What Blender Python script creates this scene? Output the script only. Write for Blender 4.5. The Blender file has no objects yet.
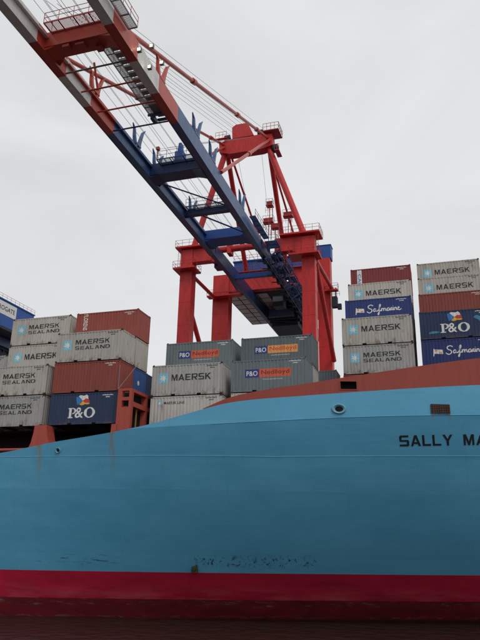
import bpy, bmesh, math, random
from mathutils import Vector, Matrix
random.seed(7)
S = bpy.context.scene
C = S.collection
ZS = 6.67            # the lens is this far above the water; shapes below are given relative to the lens height
W0 = -ZS             # water level in those coordinates

# ------------------------------------------------------------------ camera
F, YAW, PITCH, ROLL = 634.1, math.radians(17.63), math.radians(18.39), math.radians(1.204)
cd = bpy.data.cameras.new('camera'); cam = bpy.data.objects.new('camera', cd); C.objects.link(cam)
cy, sy, cp, sp = math.cos(YAW), math.sin(YAW), math.cos(PITCH), math.sin(PITCH)
fw = Vector((-sy*cp, cy*cp, sp)); rt = Vector((cy, sy, 0)); up = rt.cross(fw)
r2 = math.cos(ROLL)*rt + math.sin(ROLL)*up; u2 = -math.sin(ROLL)*rt + math.cos(ROLL)*up
M = Matrix((r2, u2, -fw)).transposed().to_4x4(); M.translation = Vector((0, 0, ZS))
cam.matrix_world = M
cd.sensor_fit = 'VERTICAL'; cd.sensor_height = 24; cd.lens = F/640*24; cd.clip_start = .1; cd.clip_end = 9000
S.camera = cam
S.render.resolution_x, S.render.resolution_y = 768, 1024
S.view_settings.view_transform = 'Standard'; S.view_settings.look = 'None'
S.view_settings.exposure = .16; S.view_settings.gamma = 1
# ------------------------------------------------------------------ sky
SUN_EL, SUN_DIR = math.radians(50), Vector((.6, -.66, 0))
w = bpy.data.worlds.new('World'); S.world = w; w.use_nodes = True
nt = w.node_tree; N = nt.nodes; L = nt.links; N.clear()
out = N.new('ShaderNodeOutputWorld'); bg = N.new('ShaderNodeBackground'); bg.inputs[1].default_value = .1
sky = N.new('ShaderNodeTexSky'); sky.sky_type = 'NISHITA'; sky.sun_disc = False
sky.sun_elevation = SUN_EL; sky.sun_rotation = math.atan2(SUN_DIR.x, SUN_DIR.y)
tc = N.new('ShaderNodeTexCoord')
mp = N.new('ShaderNodeMapping'); mp.inputs['Scale'].default_value = (1.2, 1.2, 3.2); mp.inputs['Rotation'].default_value = (.35, .1, .2)
no = N.new('ShaderNodeTexNoise'); no.inputs['Scale'].default_value = 1.7; no.inputs['Detail'].default_value = 7; no.inputs['Roughness'].default_value = .5
no.inputs['Distortion'].default_value = .6
rp = N.new('ShaderNodeValToRGB'); rp.color_ramp.elements[0].position = .36; rp.color_ramp.elements[1].position = .66
rp.color_ramp.elements[0].color = (6.25, 6.3, 6.4, 1); rp.color_ramp.elements[1].color = (7.4, 7.45, 7.6, 1)
mx = N.new('ShaderNodeMix'); mx.data_type = 'RGBA'; mx.inputs[0].default_value = .97
L.new(tc.outputs['Generated'], mp.inputs[0]); L.new(mp.outputs[0], no.inputs['Vector']); L.new(no.outputs['Fac'], rp.inputs[0])
L.new(sky.outputs[0], mx.inputs[6]); L.new(rp.outputs[0], mx.inputs[7]); L.new(mx.outputs[2], bg.inputs[0]); L.new(bg.outputs[0], out.inputs[0])
# ------------------------------------------------------------------ sun, softened by the cloud cover
sd = bpy.data.lights.new('sun', 'SUN'); sun = bpy.data.objects.new('sun', sd); C.objects.link(sun)
sd.energy = .9; sd.angle = math.radians(18); sd.color = (1, .97, .93)
sdir = SUN_DIR.normalized()*math.cos(SUN_EL) + Vector((0, 0, math.sin(SUN_EL)))
sun.rotation_euler = sdir.to_track_quat('Z', 'Y').to_euler()

# ------------------------------------------------------------------ materials
def mat(name, col, rough=.5, dirt=.25, dirtcol=None, streak=True, metal=0, bump=0, scale=1.0, spec=.4, rust=0, box=0):
    m = bpy.data.materials.new(name); m.use_nodes = True
    nt = m.node_tree; N = nt.nodes; L = nt.links
    b = N['Principled BSDF']; b.inputs['Roughness'].default_value = rough; b.inputs['Metallic'].default_value = metal
    b.inputs['Specular IOR Level'].default_value = spec
    g = N.new('ShaderNodeNewGeometry'); mp = N.new('ShaderNodeMapping')
    mp.inputs['Scale'].default_value = (scale*1.6, scale*1.6, scale*(.35 if streak else 1.6))
    L.new(g.outputs['Position'], mp.inputs[0])
    n = N.new('ShaderNodeTexNoise'); n.inputs['Scale'].default_value = 1.5; n.inputs['Detail'].default_value = 8; n.inputs['Roughness'].default_value = .65
    L.new(mp.outputs[0], n.inputs['Vector'])
    r = N.new('ShaderNodeValToRGB'); r.color_ramp.elements[0].position = .42; r.color_ramp.elements[1].position = .72
    r.color_ramp.elements[0].color = (0, 0, 0, 1); r.color_ramp.elements[1].color = (dirt, dirt, dirt, 1)
    L.new(n.outputs['Fac'], r.inputs[0])
    x = N.new('ShaderNodeMix'); x.data_type = 'RGBA'; x.inputs[6].default_value = (*col, 1)
    dc = dirtcol or tuple(c*.35 for c in col); x.inputs[7].default_value = (*dc, 1)
    L.new(r.outputs[0], x.inputs[0]); last = x.outputs[2]
    if rust:
        mp2 = N.new('ShaderNodeMapping'); mp2.inputs['Scale'].default_value = (3, 3, .8); L.new(g.outputs['Position'], mp2.inputs[0])
        n2 = N.new('ShaderNodeTexNoise'); n2.inputs['Scale'].default_value = 1.1; n2.inputs['Detail'].default_value = 10; n2.inputs['Roughness'].default_value = .7
        L.new(mp2.outputs[0], n2.inputs['Vector'])
        r2 = N.new('ShaderNodeValToRGB'); r2.color_ramp.elements[0].position = .58; r2.color_ramp.elements[1].position = .70
        r2.color_ramp.elements[0].color = (0, 0, 0, 1); r2.color_ramp.elements[1].color = (rust, rust, rust, 1)
        L.new(n2.outputs['Fac'], r2.inputs[0])
        y = N.new('ShaderNodeMix'); y.data_type = 'RGBA'; y.inputs[7].default_value = (.16, .07, .035, 1)
        L.new(r2.outputs[0], y.inputs[0]); L.new(last, y.inputs[6]); last = y.outputs[2]
    if box:      # wear along the rails and a shade of its own for each container
        tco = N.new('ShaderNodeTexCoord'); sp_ = N.new('ShaderNodeSeparateXYZ'); L.new(tco.outputs['Object'], sp_.inputs[0])
        lo = N.new('ShaderNodeMapRange'); lo.inputs[1].default_value = .1; lo.inputs[2].default_value = .75; lo.inputs[3].default_value = .17; lo.inputs[4].default_value = 0; L.new(sp_.outputs['Z'], lo.inputs[0])
        hi = N.new('ShaderNodeMapRange'); hi.inputs[1].default_value = 2.25; hi.inputs[2].default_value = 2.55; hi.inputs[3].default_value = 0; hi.inputs[4].default_value = .13; L.new(sp_.outputs['Z'], hi.inputs[0])
        n3 = N.new('ShaderNodeTexNoise'); n3.inputs['Scale'].default_value = 2.6; n3.inputs['Detail'].default_value = 9; n3.inputs['Roughness'].default_value = .75
        mp3 = N.new('ShaderNodeMapping'); mp3.inputs['Scale'].default_value = (1.3, 1.3, .45); L.new(g.outputs['Position'], mp3.inputs[0]); L.new(mp3.outputs[0], n3.inputs['Vector'])
        a1 = N.new('ShaderNodeMath'); a1.operation = 'ADD'; L.new(lo.outputs[0], a1.inputs[0]); L.new(hi.outputs[0], a1.inputs[1])
        a2 = N.new('ShaderNodeMath'); a2.operation = 'ADD'; L.new(a1.outputs[0], a2.inputs[0]); L.new(n3.outputs['Fac'], a2.inputs[1])
        r3 = N.new('ShaderNodeMapRange'); r3.inputs[1].default_value = .62; r3.inputs[2].default_value = .78; r3.inputs[3].default_value = 0; r3.inputs[4].default_value = box; L.new(a2.outputs[0], r3.inputs[0])
        z = N.new('ShaderNodeMix'); z.data_type = 'RGBA'; z.inputs[7].default_value = (.13, .065, .038, 1); L.new(r3.outputs[0], z.inputs[0]); L.new(last, z.inputs[6])
        oi = N.new('ShaderNodeObjectInfo'); mu = N.new('ShaderNodeMix'); mu.data_type = 'RGBA'; mu.blend_type = 'MULTIPLY'; mu.inputs[0].default_value = 1
        L.new(z.outputs[2], mu.inputs[6]); L.new(oi.outputs['Color'], mu.inputs[7]); last = mu.outputs[2]
    L.new(last, b.inputs['Base Color'])
    rr = N.new('ShaderNodeMapRange'); rr.inputs[3].default_value = rough-.08; rr.inputs[4].default_value = rough+.15
    L.new(n.outputs['Fac'], rr.inputs[0]); L.new(rr.outputs[0], b.inputs['Roughness'])
    if bump:
        bp = N.new('ShaderNodeBump'); bp.inputs['Distance'].default_value = bump; L.new(n.outputs['Fac'], bp.inputs['Height']); L.new(bp.outputs[0], b.inputs['Normal'])
    return m
m_red   = mat('crane_red_paint', (.60, .024, .024), .45, .85, (.36, .022, .02))
m_blue  = mat('crane_blue_paint', (.016, .042, .135), .35, .35, (.02, .035, .09))
m_gird  = mat('girder_blue_paint', (.042, .108, .25), .34, .35, (.018, .045, .12), spec=.45)
m_white = mat('crane_white_paint', (.68, .68, .66), .35, .4, (.40, .38, .35))
m_bred  = mat('boom_red_paint', (.48, .06, .035), .3, .4, (.30, .05, .04))
m_house = mat('house_blue_paint', (.018, .085, .33), .5, .2)
m_panel = mat('pale_floor_panel', (.55, .54, .52), .6, .4)
m_dark  = mat('dark_machinery', (.02, .025, .04), .6, .3)
m_grid  = mat('steel_grating', (.22, .22, .23), .6, .3)
m_rope  = mat('wire_rope', (.22, .22, .23), .6, .1)
m_rail  = mat('galvanised_rail', (.20, .16, .17), .6, .2)
m_rrail = mat('red_rail', (.40, .05, .05), .5, .2)
m_glass = mat('dark_glass', (.02, .03, .04), .1, .1, spec=.6)
m_oran  = mat('ship_red_lead', (.40, .068, .045), .55, .35, (.20, .04, .03), bump=.004)
m_bulw  = mat('ship_bulwark_red', (.31, .052, .036), .5, .4, (.20, .035, .025), bump=.004)
m_deck  = mat('deck_brown', (.10, .03, .025), .8, .4)
m_coam  = mat('coaming_dark', (.035, .016, .014), .8, .4)
m_black = mat('black_paint', (.008, .009, .011), .6, .1)
m_shade_black  = mat('recess_shade_black', (.006, .006, .007), .9, .1)  # near-black painted as the shade inside openings, also used for twistlocks
m_rust  = mat('rusty_steel', (.10, .065, .052), .85, .5, (.05, .025, .02))
m_yel   = mat('dull_yellow', (.32, .17, .03), .6, .3)
m_cgrey = mat('container_light_grey', (.465, .445, .41), .6, .45, (.24, .225, .20), rust=.75, box=.8)
m_cgr2  = mat('container_pale_grey', (.50, .48, .445), .6, .35, (.27, .255, .23), rust=.4, box=.8)
m_cslat = mat('container_slate_grey', (.135, .165, .175), .6, .3, (.07, .08, .085), rust=.3, box=.5)
m_cred  = mat('container_brick_red', (.31, .068, .05), .6, .35, (.17, .04, .032), rust=.35, box=.5)
m_cdred = mat('container_maroon', (.20, .035, .038), .6, .3, (.11, .02, .025), rust=.3, box=.5)
m_cnavy = mat('container_navy', (.018, .036, .092), .6, .3, (.015, .028, .065), rust=.2, box=.5)
m_cblue = mat('container_royal_blue', (.022, .040, .165), .6, .3, (.018, .026, .08), rust=.2, box=.5)
m_cmid  = mat('container_mid_blue', (.03, .10, .30), .6, .3, rust=.2, box=.5)
m_ink   = mat('lettering_black', (.02, .024, .03), .6, .15, (.06, .06, .06))
m_wht   = mat('lettering_white', (.72, .72, .70), .6, .3, (.40, .40, .38))
m_sky   = mat('emblem_light_blue', (.22, .55, .68), .6, .25)
m_orl   = mat('label_orange_red', (.62, .12, .06), .6, .25)
m_ory   = mat('label_orange', (.72, .33, .10), .6, .25)
m_nav   = mat('label_navy', (.03, .05, .22), .6, .2)
m_yell  = mat('flag_yellow', (.75, .42, .05), .6, .15)
m_fred  = mat('flag_red', (.60, .05, .04), .6, .15)
m_fblu  = mat('flag_blue', (.04, .20, .50), .6, .15)
m_conc  = mat('quay_concrete', (.16, .155, .15), .85, .4, streak=False)
m_rubb  = mat('black_rubber', (.02, .02, .02), .8, .1)
m_lead  = mat('maroon_ink', (.20, .03, .03), .6, .1)
def emis(name, col, st):
    m = bpy.data.materials.new(name); m.use_nodes = True; b = m.node_tree.nodes['Principled BSDF']
    b.inputs['Emission Color'].default_value = (*col, 1); b.inputs['Emission Strength'].default_value = st; return m
m_lamp = emis('floodlight_glow', (1, .86, .55), 8)

def hull_mat():
    m = bpy.data.materials.new('hull_paint'); m.use_nodes = True; nt = m.node_tree; N = nt.nodes; L = nt.links
    b = N['Principled BSDF']; b.inputs['Specular IOR Level'].default_value = .45
    g = N.new('ShaderNodeNewGeometry'); sep = N.new('ShaderNodeSeparateXYZ'); L.new(g.outputs['Position'], sep.inputs[0])
    def math_(op, a, b_=None, c_=None):
        n = N.new('ShaderNodeMath'); n.operation = op
        for i, v in enumerate((a, b_, c_)):
            if v is None: continue
            if isinstance(v, (int, float)): n.inputs[i].default_value = v
            else: L.new(v, n.inputs[i])
        return n.outputs[0]
    def noise(sc, detail, scale3, rough=.6, dist=0):
        mp = N.new('ShaderNodeMapping'); mp.inputs['Scale'].default_value = scale3; L.new(g.outputs['Position'], mp.inputs[0])
        n = N.new('ShaderNodeTexNoise'); n.inputs['Scale'].default_value = sc; n.inputs['Detail'].default_value = detail
        n.inputs['Roughness'].default_value = rough; n.inputs['Distortion'].default_value = dist
        L.new(mp.outputs[0], n.inputs['Vector']); return n.outputs['Fac']
    def ramp(f, a, b_, c0=0., c1=1.):
        r = N.new('ShaderNodeMapRange'); r.inputs[1].default_value = a; r.inputs[2].default_value = b_; r.inputs[3].default_value = c0; r.inputs[4].default_value = c1
        L.new(f, r.inputs[0]); return r.outputs[0]
    def mix(f, a, b_):
        x = N.new('ShaderNodeMix'); x.data_type = 'RGBA'; L.new(f, x.inputs[0])
        for i, v in ((6, a), (7, b_)):
            if isinstance(v, tuple): x.inputs[i].default_value = (*v, 1)
            else: L.new(v, x.inputs[i])
        return x.outputs[2]
    X, Z = sep.outputs['X'], sep.outputs['Z']
    zz = math_('SUBTRACT', Z, math_('MULTIPLY', X, .0098))
    # blue topside: faint plate strakes and weathering
    big = noise(.25, 5, (1, 1, 2.2)); fine = noise(1.2, 8, (.35, .35, 3)); streak = noise(2.2, 7, (1.2, 1.2, .09), .7)
    blue = mix(ramp(big, .35, .7), (.115, .395, .60), (.085, .335, .525))
    blue = mix(ramp(fine, .5, .75, 0, .3), blue, (.14, .45, .62))
    blue = mix(ramp(streak, .56, .8, 0, .35), blue, (.07, .22, .30))
    # plate strakes: each horizontal strip of plating has weathered a little differently
    st = math_('FLOOR', math_('MULTIPLY', Z, .42)); wn = N.new('ShaderNodeTexWhiteNoise'); wn.noise_dimensions = '1D'; L.new(st, wn.inputs['W'])
    blue = mix(ramp(wn.outputs['Value'], 0, 1, 0, .22), blue, (.045, .26, .43))
    # weld seams between strakes
    fr = math_('FRACT', math_('MULTIPLY', Z, .42)); seam = math_('LESS_THAN', fr, .022)
    blue = mix(math_('MULTIPLY', seam, .14), blue, (.2, .5, .64))
    # rust weeping below two deck fittings (x, top z)
    for xc, wd, z0, z1 in ((-30.0, .42, 9.6, 13.2), (-23.75, .38, 10.2, 13.6), (-.4, .12, 14.3, 15.12), (.78, .10, 14.0, 15.12)):
        dx = math_('ABSOLUTE', math_('ADD', X, -xc)); side = ramp(dx, wd*.25, wd, 1, 0)
        vert = math_('MULTIPLY', ramp(Z, z0, z1, 0, 1), ramp(Z, z1+.3, z1+1.2, 1, 0) if xc < -5 else ramp(Z, z1+.01, z1+.06, 1, 0)); n = noise(1.6, 7, (2.5, 2.5, .22), .75)
        f = math_('MULTIPLY', math_('MULTIPLY', side, vert), ramp(n, .34, .60, 0, .9))
        blue = mix(f, blue, (.24, .19, .06))
    # rubbed marks low on the topside
    sc = noise(1.3, 9, (.45, .45, 4.0), .75, .8); band = math_('MULTIPLY', ramp(zz, 4.1, 4.4), ramp(zz, 4.75, 5.2, 1, 0))
    w1 = math_('MULTIPLY', ramp(X, -19.0, -17.5), ramp(X, -10.5, -9.0, 1, 0)); w2 = math_('MULTIPLY', ramp(X, -31.0, -30.0), ramp(X, -24.8, -24.0, 1, 0))
    scv = noise(1.6, 8, (2.2, 2.2, 1.1), .75, .6)      # short upright rubs made by fenders
    blue = mix(math_('MULTIPLY', math_('MULTIPLY', ramp(scv, .535, .58, 0, 1), band), w1), blue, (.02, .03, .04))
    blue = mix(math_('MULTIPLY', math_('MULTIPLY', ramp(sc, .55, .62, 0, .9), band), w2), blue, (.02, .03, .04))
    vs_ = math_('LESS_THAN', math_('FRACT', math_('MULTIPLY', math_('ADD', X, 100), .118)), .004)
    blue = mix(math_('MULTIPLY', vs_, .25), blue, (.05, .22, .36))
    red = mix(ramp(noise(.6, 7, (.5, .5, 1.6)), .4, .7), (.46, .012, .045), (.30, .010, .03))
    pale = math_('MULTIPLY', ramp(noise(.5, 6, (.6, .6, 3), .6), .42, .66), ramp(zz, 1.8, 3.0, 1, 0))
    red = mix(math_('MULTIPLY', pale, .9), red, (.46, .07, .10))
    mar = mix(ramp(noise(.8, 8, (.6, .6, 2)), .35, .7), (.16, .010, .018), (.09, .010, .014))
    e1 = math_('MULTIPLY', ramp(noise(1.5, 10, (.5, .5, 3), .8, .5), .545, .62), ramp(math_('ABSOLUTE', math_('ADD', zz, -1.45)), .1, .42, 1, 0))
    e2 = math_('MULTIPLY', ramp(noise(1.9, 10, (.5, .5, 3.3), .8, .5), .52, .60), ramp(math_('ABSOLUTE', math_('ADD', zz, -.42)), .02, .16, 1, 0))
    mar = mix(math_('MULTIPLY', math_('MAXIMUM', e1, e2), .32), mar, (.33, .26, .25))
    wet = ramp(math_('ADD', zz, math_('MULTIPLY', noise(1, 6, (.6, .6, 1)), .3)), .35, .6, 1, 0)
    mar = mix(math_('MULTIPLY', wet, .75), mar, (.02, .014, .012))
    wob = math_('ADD', zz, math_('MULTIPLY', math_('ADD', noise(.7, 5, (1, 1, 1)), -.5), .10))
    c = mix(math_('LESS_THAN', wob, 1.76), red, mar)
    zb = math_('ADD', zz, math_('MULTIPLY', math_('ADD', noise(3, 3, (1, 1, 1)), -.5), .02))
    c = mix(math_('LESS_THAN', zb, 3.77), blue, c)
    L.new(c, b.inputs['Base Color'])
    L.new(ramp(fine, .3, .8, .28, .45), b.inputs['Roughness'])
    bp = N.new('ShaderNodeBump'); bp.inputs['Distance'].default_value = .06; bp.inputs['Strength'].default_value = .25
    h = noise(.55, 3, (1, 1, 1))
    rib = math_('MULTIPLY', math_('SINE', math_('MULTIPLY', X, 7.6)), math_('SINE', math_('MULTIPLY', Z, 2.64)))
    h = math_('ADD', h, math_('MULTIPLY', rib, .035)); L.new(h, bp.inputs['Height']); L.new(bp.outputs[0], b.inputs['Normal'])
    return m
m_hull = hull_mat()

def water_mat():
    m = bpy.data.materials.new('harbour_water'); m.use_nodes = True; nt = m.node_tree; N = nt.nodes; L = nt.links
    b = N['Principled BSDF']; b.inputs['Base Color'].default_value = (.030, .019, .015, 1); b.inputs['Roughness'].default_value = .12
    b.inputs['IOR'].default_value = 1.33
    g = N.new('ShaderNodeNewGeometry')
    n = N.new('ShaderNodeTexNoise'); n.inputs['Scale'].default_value = .9; n.inputs['Detail'].default_value = 6; n.inputs['Distortion'].default_value = .4
    L.new(g.outputs['Position'], n.inputs['Vector'])
    bp = N.new('ShaderNodeBump'); bp.inputs['Distance'].default_value = .5; bp.inputs['Strength'].default_value = .55
    L.new(n.outputs['Fac'], bp.inputs['Height']); L.new(bp.outputs[0], b.inputs['Normal'])
    return m
m_water = water_mat()

# ------------------------------------------------------------------ mesh building
class MB:
    def __init__(s): s.v = []; s.f = []; s.mi = []
    def add(s, vs, fs, mi=0):
        o = len(s.v); s.v += [tuple(v) for v in vs]; s.f += [tuple(i+o for i in f) for f in fs]; s.mi += [mi]*len(fs); return s
    def box(s, x0, x1, y0, y1, z0, z1, mi=0):
        return s.add([(x, y, z) for z in (z0, z1) for y in (y0, y1) for x in (x0, x1)],
                     [(0, 2, 3, 1), (4, 5, 7, 6), (0, 1, 5, 4), (2, 6, 7, 3), (0, 4, 6, 2), (1, 3, 7, 5)], mi)
    def beam(s, p, q, w, h=None, w2=None, h2=None, mi=0):      # box beam between two points
        p, q = Vector(p), Vector(q); h = h or w; w2 = w2 or w; h2 = h2 or h
        d = (q-p).normalized(); ref = Vector((0, 0, 1)) if abs(d.z) < .9 else Vector((0, 1, 0))
        a = d.cross(ref).normalized(); b = a.cross(d).normalized()
        vs = [p+a*sx*w/2+b*sz*h/2 for sx, sz in ((-1, -1), (1, -1), (1, 1), (-1, 1))] + [q+a*sx*w2/2+b*sz*h2/2 for sx, sz in ((-1, -1), (1, -1), (1, 1), (-1, 1))]
        return s.add(vs, [(0, 3, 2, 1), (4, 5, 6, 7), (0, 1, 5, 4), (1, 2, 6, 5), (2, 3, 7, 6), (3, 0, 4, 7)], mi)
    def tube(s, p, q, r, n=8, r2=None, mi=0):
        p, q = Vector(p), Vector(q); r2 = r if r2 is None else r2
        d = (q-p).normalized(); ref = Vector((0, 0, 1)) if abs(d.z) < .9 else Vector((0, 1, 0))
        a = d.cross(ref).normalized(); b = a.cross(d).normalized(); vs = []
        for c_, rr in ((p, r), (q, r2)):
            vs += [c_+(a*math.cos(2*math.pi*i/n)+b*math.sin(2*math.pi*i/n))*rr for i in range(n)]
        fs = [(i, (i+1) % n, (i+1) % n+n, i+n) for i in range(n)] + [tuple(range(n-1, -1, -1)), tuple(range(n, 2*n))]
        return s.add(vs, fs, mi)
    def path(s, pts, r, n=6):
        for a, b in zip(pts, pts[1:]): s.tube(a, b, r, n)
        return s
    def prism(s, poly, axis, a, b, mi=0):      # poly in the two other axes
        n = len(poly)
        def pt(u, v, t): return (t, u, v) if axis == 'x' else (u, t, v) if axis == 'y' else (u, v, t)
        return s.add([pt(u, v, a) for u, v in poly]+[pt(u, v, b) for u, v in poly],
                     [(i, (i+1) % n, (i+1) % n+n, i+n) for i in range(n)]+[tuple(range(n-1, -1, -1)), tuple(range(n, 2*n))], mi)
    def rail(s, pts, h=1.1, step=1.5, r=.03, mids=2):      # guard rail following points
        for a, b in zip(pts, pts[1:]):
            a, b = Vector(a), Vector(b); k = max(1, round((b-a).length/step))
            for i in range(k+1):
                p = a.lerp(b, i/k); s.tube(p, p+Vector((0, 0, h)), r, 5)
            for j in range(mids): s.tube(a+Vector((0, 0, h*(j+1)/mids)), b+Vector((0, 0, h*(j+1)/mids)), r, 5)
        return s
    def build(s, name, m, parent=None, base=(0, 0, 0), smooth=False):
        me = bpy.data.meshes.new(name)
        bx, by, bz = base
        me.from_pydata([(x-bx, y-by, z-bz) for x, y, z in s.v], [], s.f)
        for mm in (m if isinstance(m, (list, tuple)) else [m]): me.materials.append(mm)
        me.polygons.foreach_set('material_index', s.mi)
        bm = bmesh.new(); bm.from_mesh(me); bmesh.ops.recalc_face_normals(bm, faces=bm.faces); bm.to_mesh(me); bm.free()
        if smooth: me.polygons.foreach_set('use_smooth', [True]*len(me.polygons))
        o = bpy.data.objects.new(name, me); C.objects.link(o)
        if parent: o.parent = parent
        else: o.location = (bx, by, bz+ZS)
        return o
def empty(name, base, label, cat, group=None):
    o = bpy.data.objects.new(name, None); C.objects.link(o); o.empty_display_size = .5
    o.location = (base[0], base[1], base[2]+ZS); o['label'] = label; o['category'] = cat
    if group: o['group'] = group
    return o
def kids(o): return [c for c in bpy.data.objects if c.parent == o]
def copy_tree(o, parent=None):
    c = o.copy(); C.objects.link(c)
    if parent: c.parent = parent
    for k in kids(o): copy_tree(k, c)
    return c
def pw(x, t):
    n = len(t)
    if x <= t[0][0]: return t[0][1]
    if x >= t[-1][0]: return t[-1][1]
    for i in range(n-1):
        if t[i][0] <= x <= t[i+1][0]:
            x0, y0 = t[i]; x1, y1 = t[i+1]; h = x1-x0; d = (y1-y0)/h
            m0 = d if i == 0 else .5*(d+(y0-t[i-1][1])/(x0-t[i-1][0]))
            m1 = d if i == n-2 else .5*(d+(t[i+2][1]-y1)/(t[i+2][0]-x1))
            s = (x-x0)/h
            return (2*s**3-3*s*s+1)*y0+(s**3-2*s*s+s)*h*m0+(-2*s**3+3*s*s)*y1+(s**3-s*s)*h*m1

# ------------------------------------------------------------------ water, quay
wb = MB(); wb.add([(-3000, -3000, W0), (3000, -3000, W0), (3000, 88.6, W0), (-3000, 88.6, W0)], [(0, 1, 2, 3)])
o = wb.build('water', m_water); o['kind'] = 'structure'
q = MB(); q.box(-1200, 1200, 88.6, 3000, -12, W0+3.2); o = q.build('quay', m_conc); o['kind'] = 'structure'
q = MB()
for yy in (92, 110): q.box(-1200, 1200, yy-.06, yy+.06, W0+3.204, W0+3.33)
o = q.build('crane_rails', m_rust); o['kind'] = 'structure'

# ------------------------------------------------------------------ ship
YW = [(-90, 43.1), (-56, 43.6), (-44, 44.6), (-33.8, 46.3), (-24.9, 48.9), (-13.1, 53.2), (1.9, 58.9), (11, 62.8), (16, 65)]
YD = [(-90, 43), (-34, 43), (-24, 43.15), (-16, 43.8), (-8, 45.7), (3, 49.3), (12, 54), (20, 59.5), (26, 65)]
KZ = [(-90, 6.9), (-30, 6.9), (-16, 7.4), (-6, 8.0), (3, 8.4), (26, 9.4)]
TOP = [(-110, 5.1), (-45, 5.15), (-38, 5.2), (-33.5, 5.5), (-29.05, 6.2), (-24.74, 6.76), (-22.66, 7.08), (-20.66, 7.45), (-18.72, 7.94), (-16.83, 8.43),
       (-15, 8.9), (-13.2, 9.17), (-9.6, 9.5), (-6.8, 9.76), (-2.55, 10.13), (3.1, 10.62), (14, 11.5), (26, 12.4)]
RTOP = [(-16.6, 8.55), (-14.63, 9.36), (-11.74, 10.0), (-9.31, 10.4), (-6.75, 10.88), (-2.46, 11.64), (.41, 12.17), (3.31, 12.68), (14, 14.2), (26, 15.6)]
def surf(x, z):
    zk = pw(x, KZ); yw = pw(x, YW); yd = pw(x, YD); t = (z-W0)/(zk-W0)
    if t <= 0: return min(65, yw-t*.4*(yw-yd))
    if t <= 1: return min(65, yw+(yd-yw)*t*(1+.5*(1-t)))
    return min(65, yd-(z-zk)*.03)
SB = (-35, 65, W0)
ship = empty('container_ship', SB, 'light blue cargo ship with red bulwark and black name letters, carrying the containers', 'ship')
xs = [-110+i*3 for i in range(21)] + [-48+.5*i for i in range(149)]
def hull_rows(x):
    zk, zt = pw(x, KZ), pw(x, TOP)
    zs = [W0-5, W0-2, W0-.6] + [W0+(min(zk, zt)-.0-W0)*i/26 for i in range(27)]
    if zt > zk+.03: zs += [zk+(zt-zk)*i/4 for i in range(1, 5)]
    else: zs += [zt]*4
    r = [(surf(x, z), z) for z in zs]
    zd = deck(x)
    r += [(min(65, r[-1][0]+.16), zt), (min(65, surf(x, zd)+.18), zd)]
    return r
def deck(x): return pw(x, TOP)-1.05
for side in (1, -1):
    h = MB(); rows = [hull_rows(x) for x in xs]; n = len(rows[0])
    vs = [(x, y if side == 1 else 130-y, z) for x, r in zip(xs, rows) for y, z in r]
    fs = [(i*n+j, i*n+j+1, (i+1)*n+j+1, (i+1)*n+j) for i in range(len(xs)-1) for j in range(n-1)]
    h.add(vs, fs); o = h.build('hull_side', m_hull, ship, SB)
d = MB(); vs = []; fs = []
for x in xs:
    yy = min(65, surf(x, deck(x))+.18); vs += [(x, yy, deck(x)), (x, 130-yy, deck(x))]
d.add(vs, [(2*i, 2*i+1, 2*i+3, 2*i+2) for i in range(len(xs)-1)]); d.build('deck', m_deck, ship, SB)
# light rubbing strake
s = MB()
for a in range(-40, 24):
    z = 5.18 if a < -12 else 5.18+(a+12)*.025; z2 = 5.18 if a+1 < -12 else 5.18+(a+13)*.025
    if z > pw(a, TOP)-.1: continue
    s.tube((a, surf(a, z)-.0, z), (a+1, surf(a+1, z2)-.0, z2), .022, 6)
s.build('rubbing_strake', mat('strake_blue', (.13, .41, .60), .5, .8, (.09, .33, .5)), ship, SB)
# knuckle bar along the foot of the upper strip
s = MB()
xk = -16
while xk < 24:
    s.tube((xk, surf(xk, pw(xk, KZ))+.01, pw(xk, KZ)), (xk+.5, surf(xk+.5, pw(xk+.5, KZ))+.01, pw(xk+.5, KZ)), .03, 5); xk += .5
s.build('knuckle_bar', m_hull, ship, SB)
# red bulwark with a mooring port cut in it
def bulwark(side):
    b = MB(); px0, px1, pz0, pz1 = -6.75, -5.58, 10.04, 10.64
    X = sorted([-16.6+.45*i for i in range(22)] + [px0, px1] + [-6.3, -6.0] + [-5.1+.6*i for i in range(52)]); X = [x for x in X if x <= 25.9]
    def zr(x):
        zt, zr_ = pw(x, TOP)+.002, max(pw(x, RTOP), pw(x, TOP)+.05)
        return [zt, max(zt+.004, min(pz0, zr_-.01)) if -9 < x < -3 else zt+(zr_-zt)*.35, max(zt+.008, min(pz1, zr_-.005)) if -9 < x < -3 else zt+(zr_-zt)*.7, zr_]
    R = [zr(x) for x in X]; n = 4
    for k, off in ((0, 0), (1, .2)):
        vs = [(x, (lambda y: y if side == 1 else 130-y)(min(65, surf(x, z)+off)), z) for x, r in zip(X, R) for z in r]
        fs = [(i*n+j, i*n+j+1, (i+1)*n+j+1, (i+1)*n+j) for i in range(len(X)-1) for j in range(3)
              if not (side == 1 and j == 1 and X[i] >= px0-.01 and X[i+1] <= px1+.01)]
        b.add(vs, fs)
    vs = []
    for x, r in zip(X, R):
        for off in (0, .2):
            y = min(65, surf(x, r[3])+off); vs.append((x, y if side == 1 else 130-y, r[3]+.001))
    b.add(vs, [(2*i, 2*i+1, 2*i+3, 2*i+2) for i in range(len(X)-1)])
    return b.build('bulwark', m_bulw, ship, SB)
bulwark(1); bulwark(-1)
p = MB()   # near-black box added behind the port, its colour standing for the shade inside
y0 = surf(-6.2, 10.3)
p.box(-6.85, -5.48, y0+.55, y0+1.4, 9.95, 10.75, 0)
p.box(-6.85, -5.48, y0+.3, y0+1.4, 10.70, 10.80, 0); p.box(-6.85, -5.48, y0+.3, y0+1.4, 9.90, 10.0, 0)
p.build('mooring_port_shade', m_shade_black, ship, SB)
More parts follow.
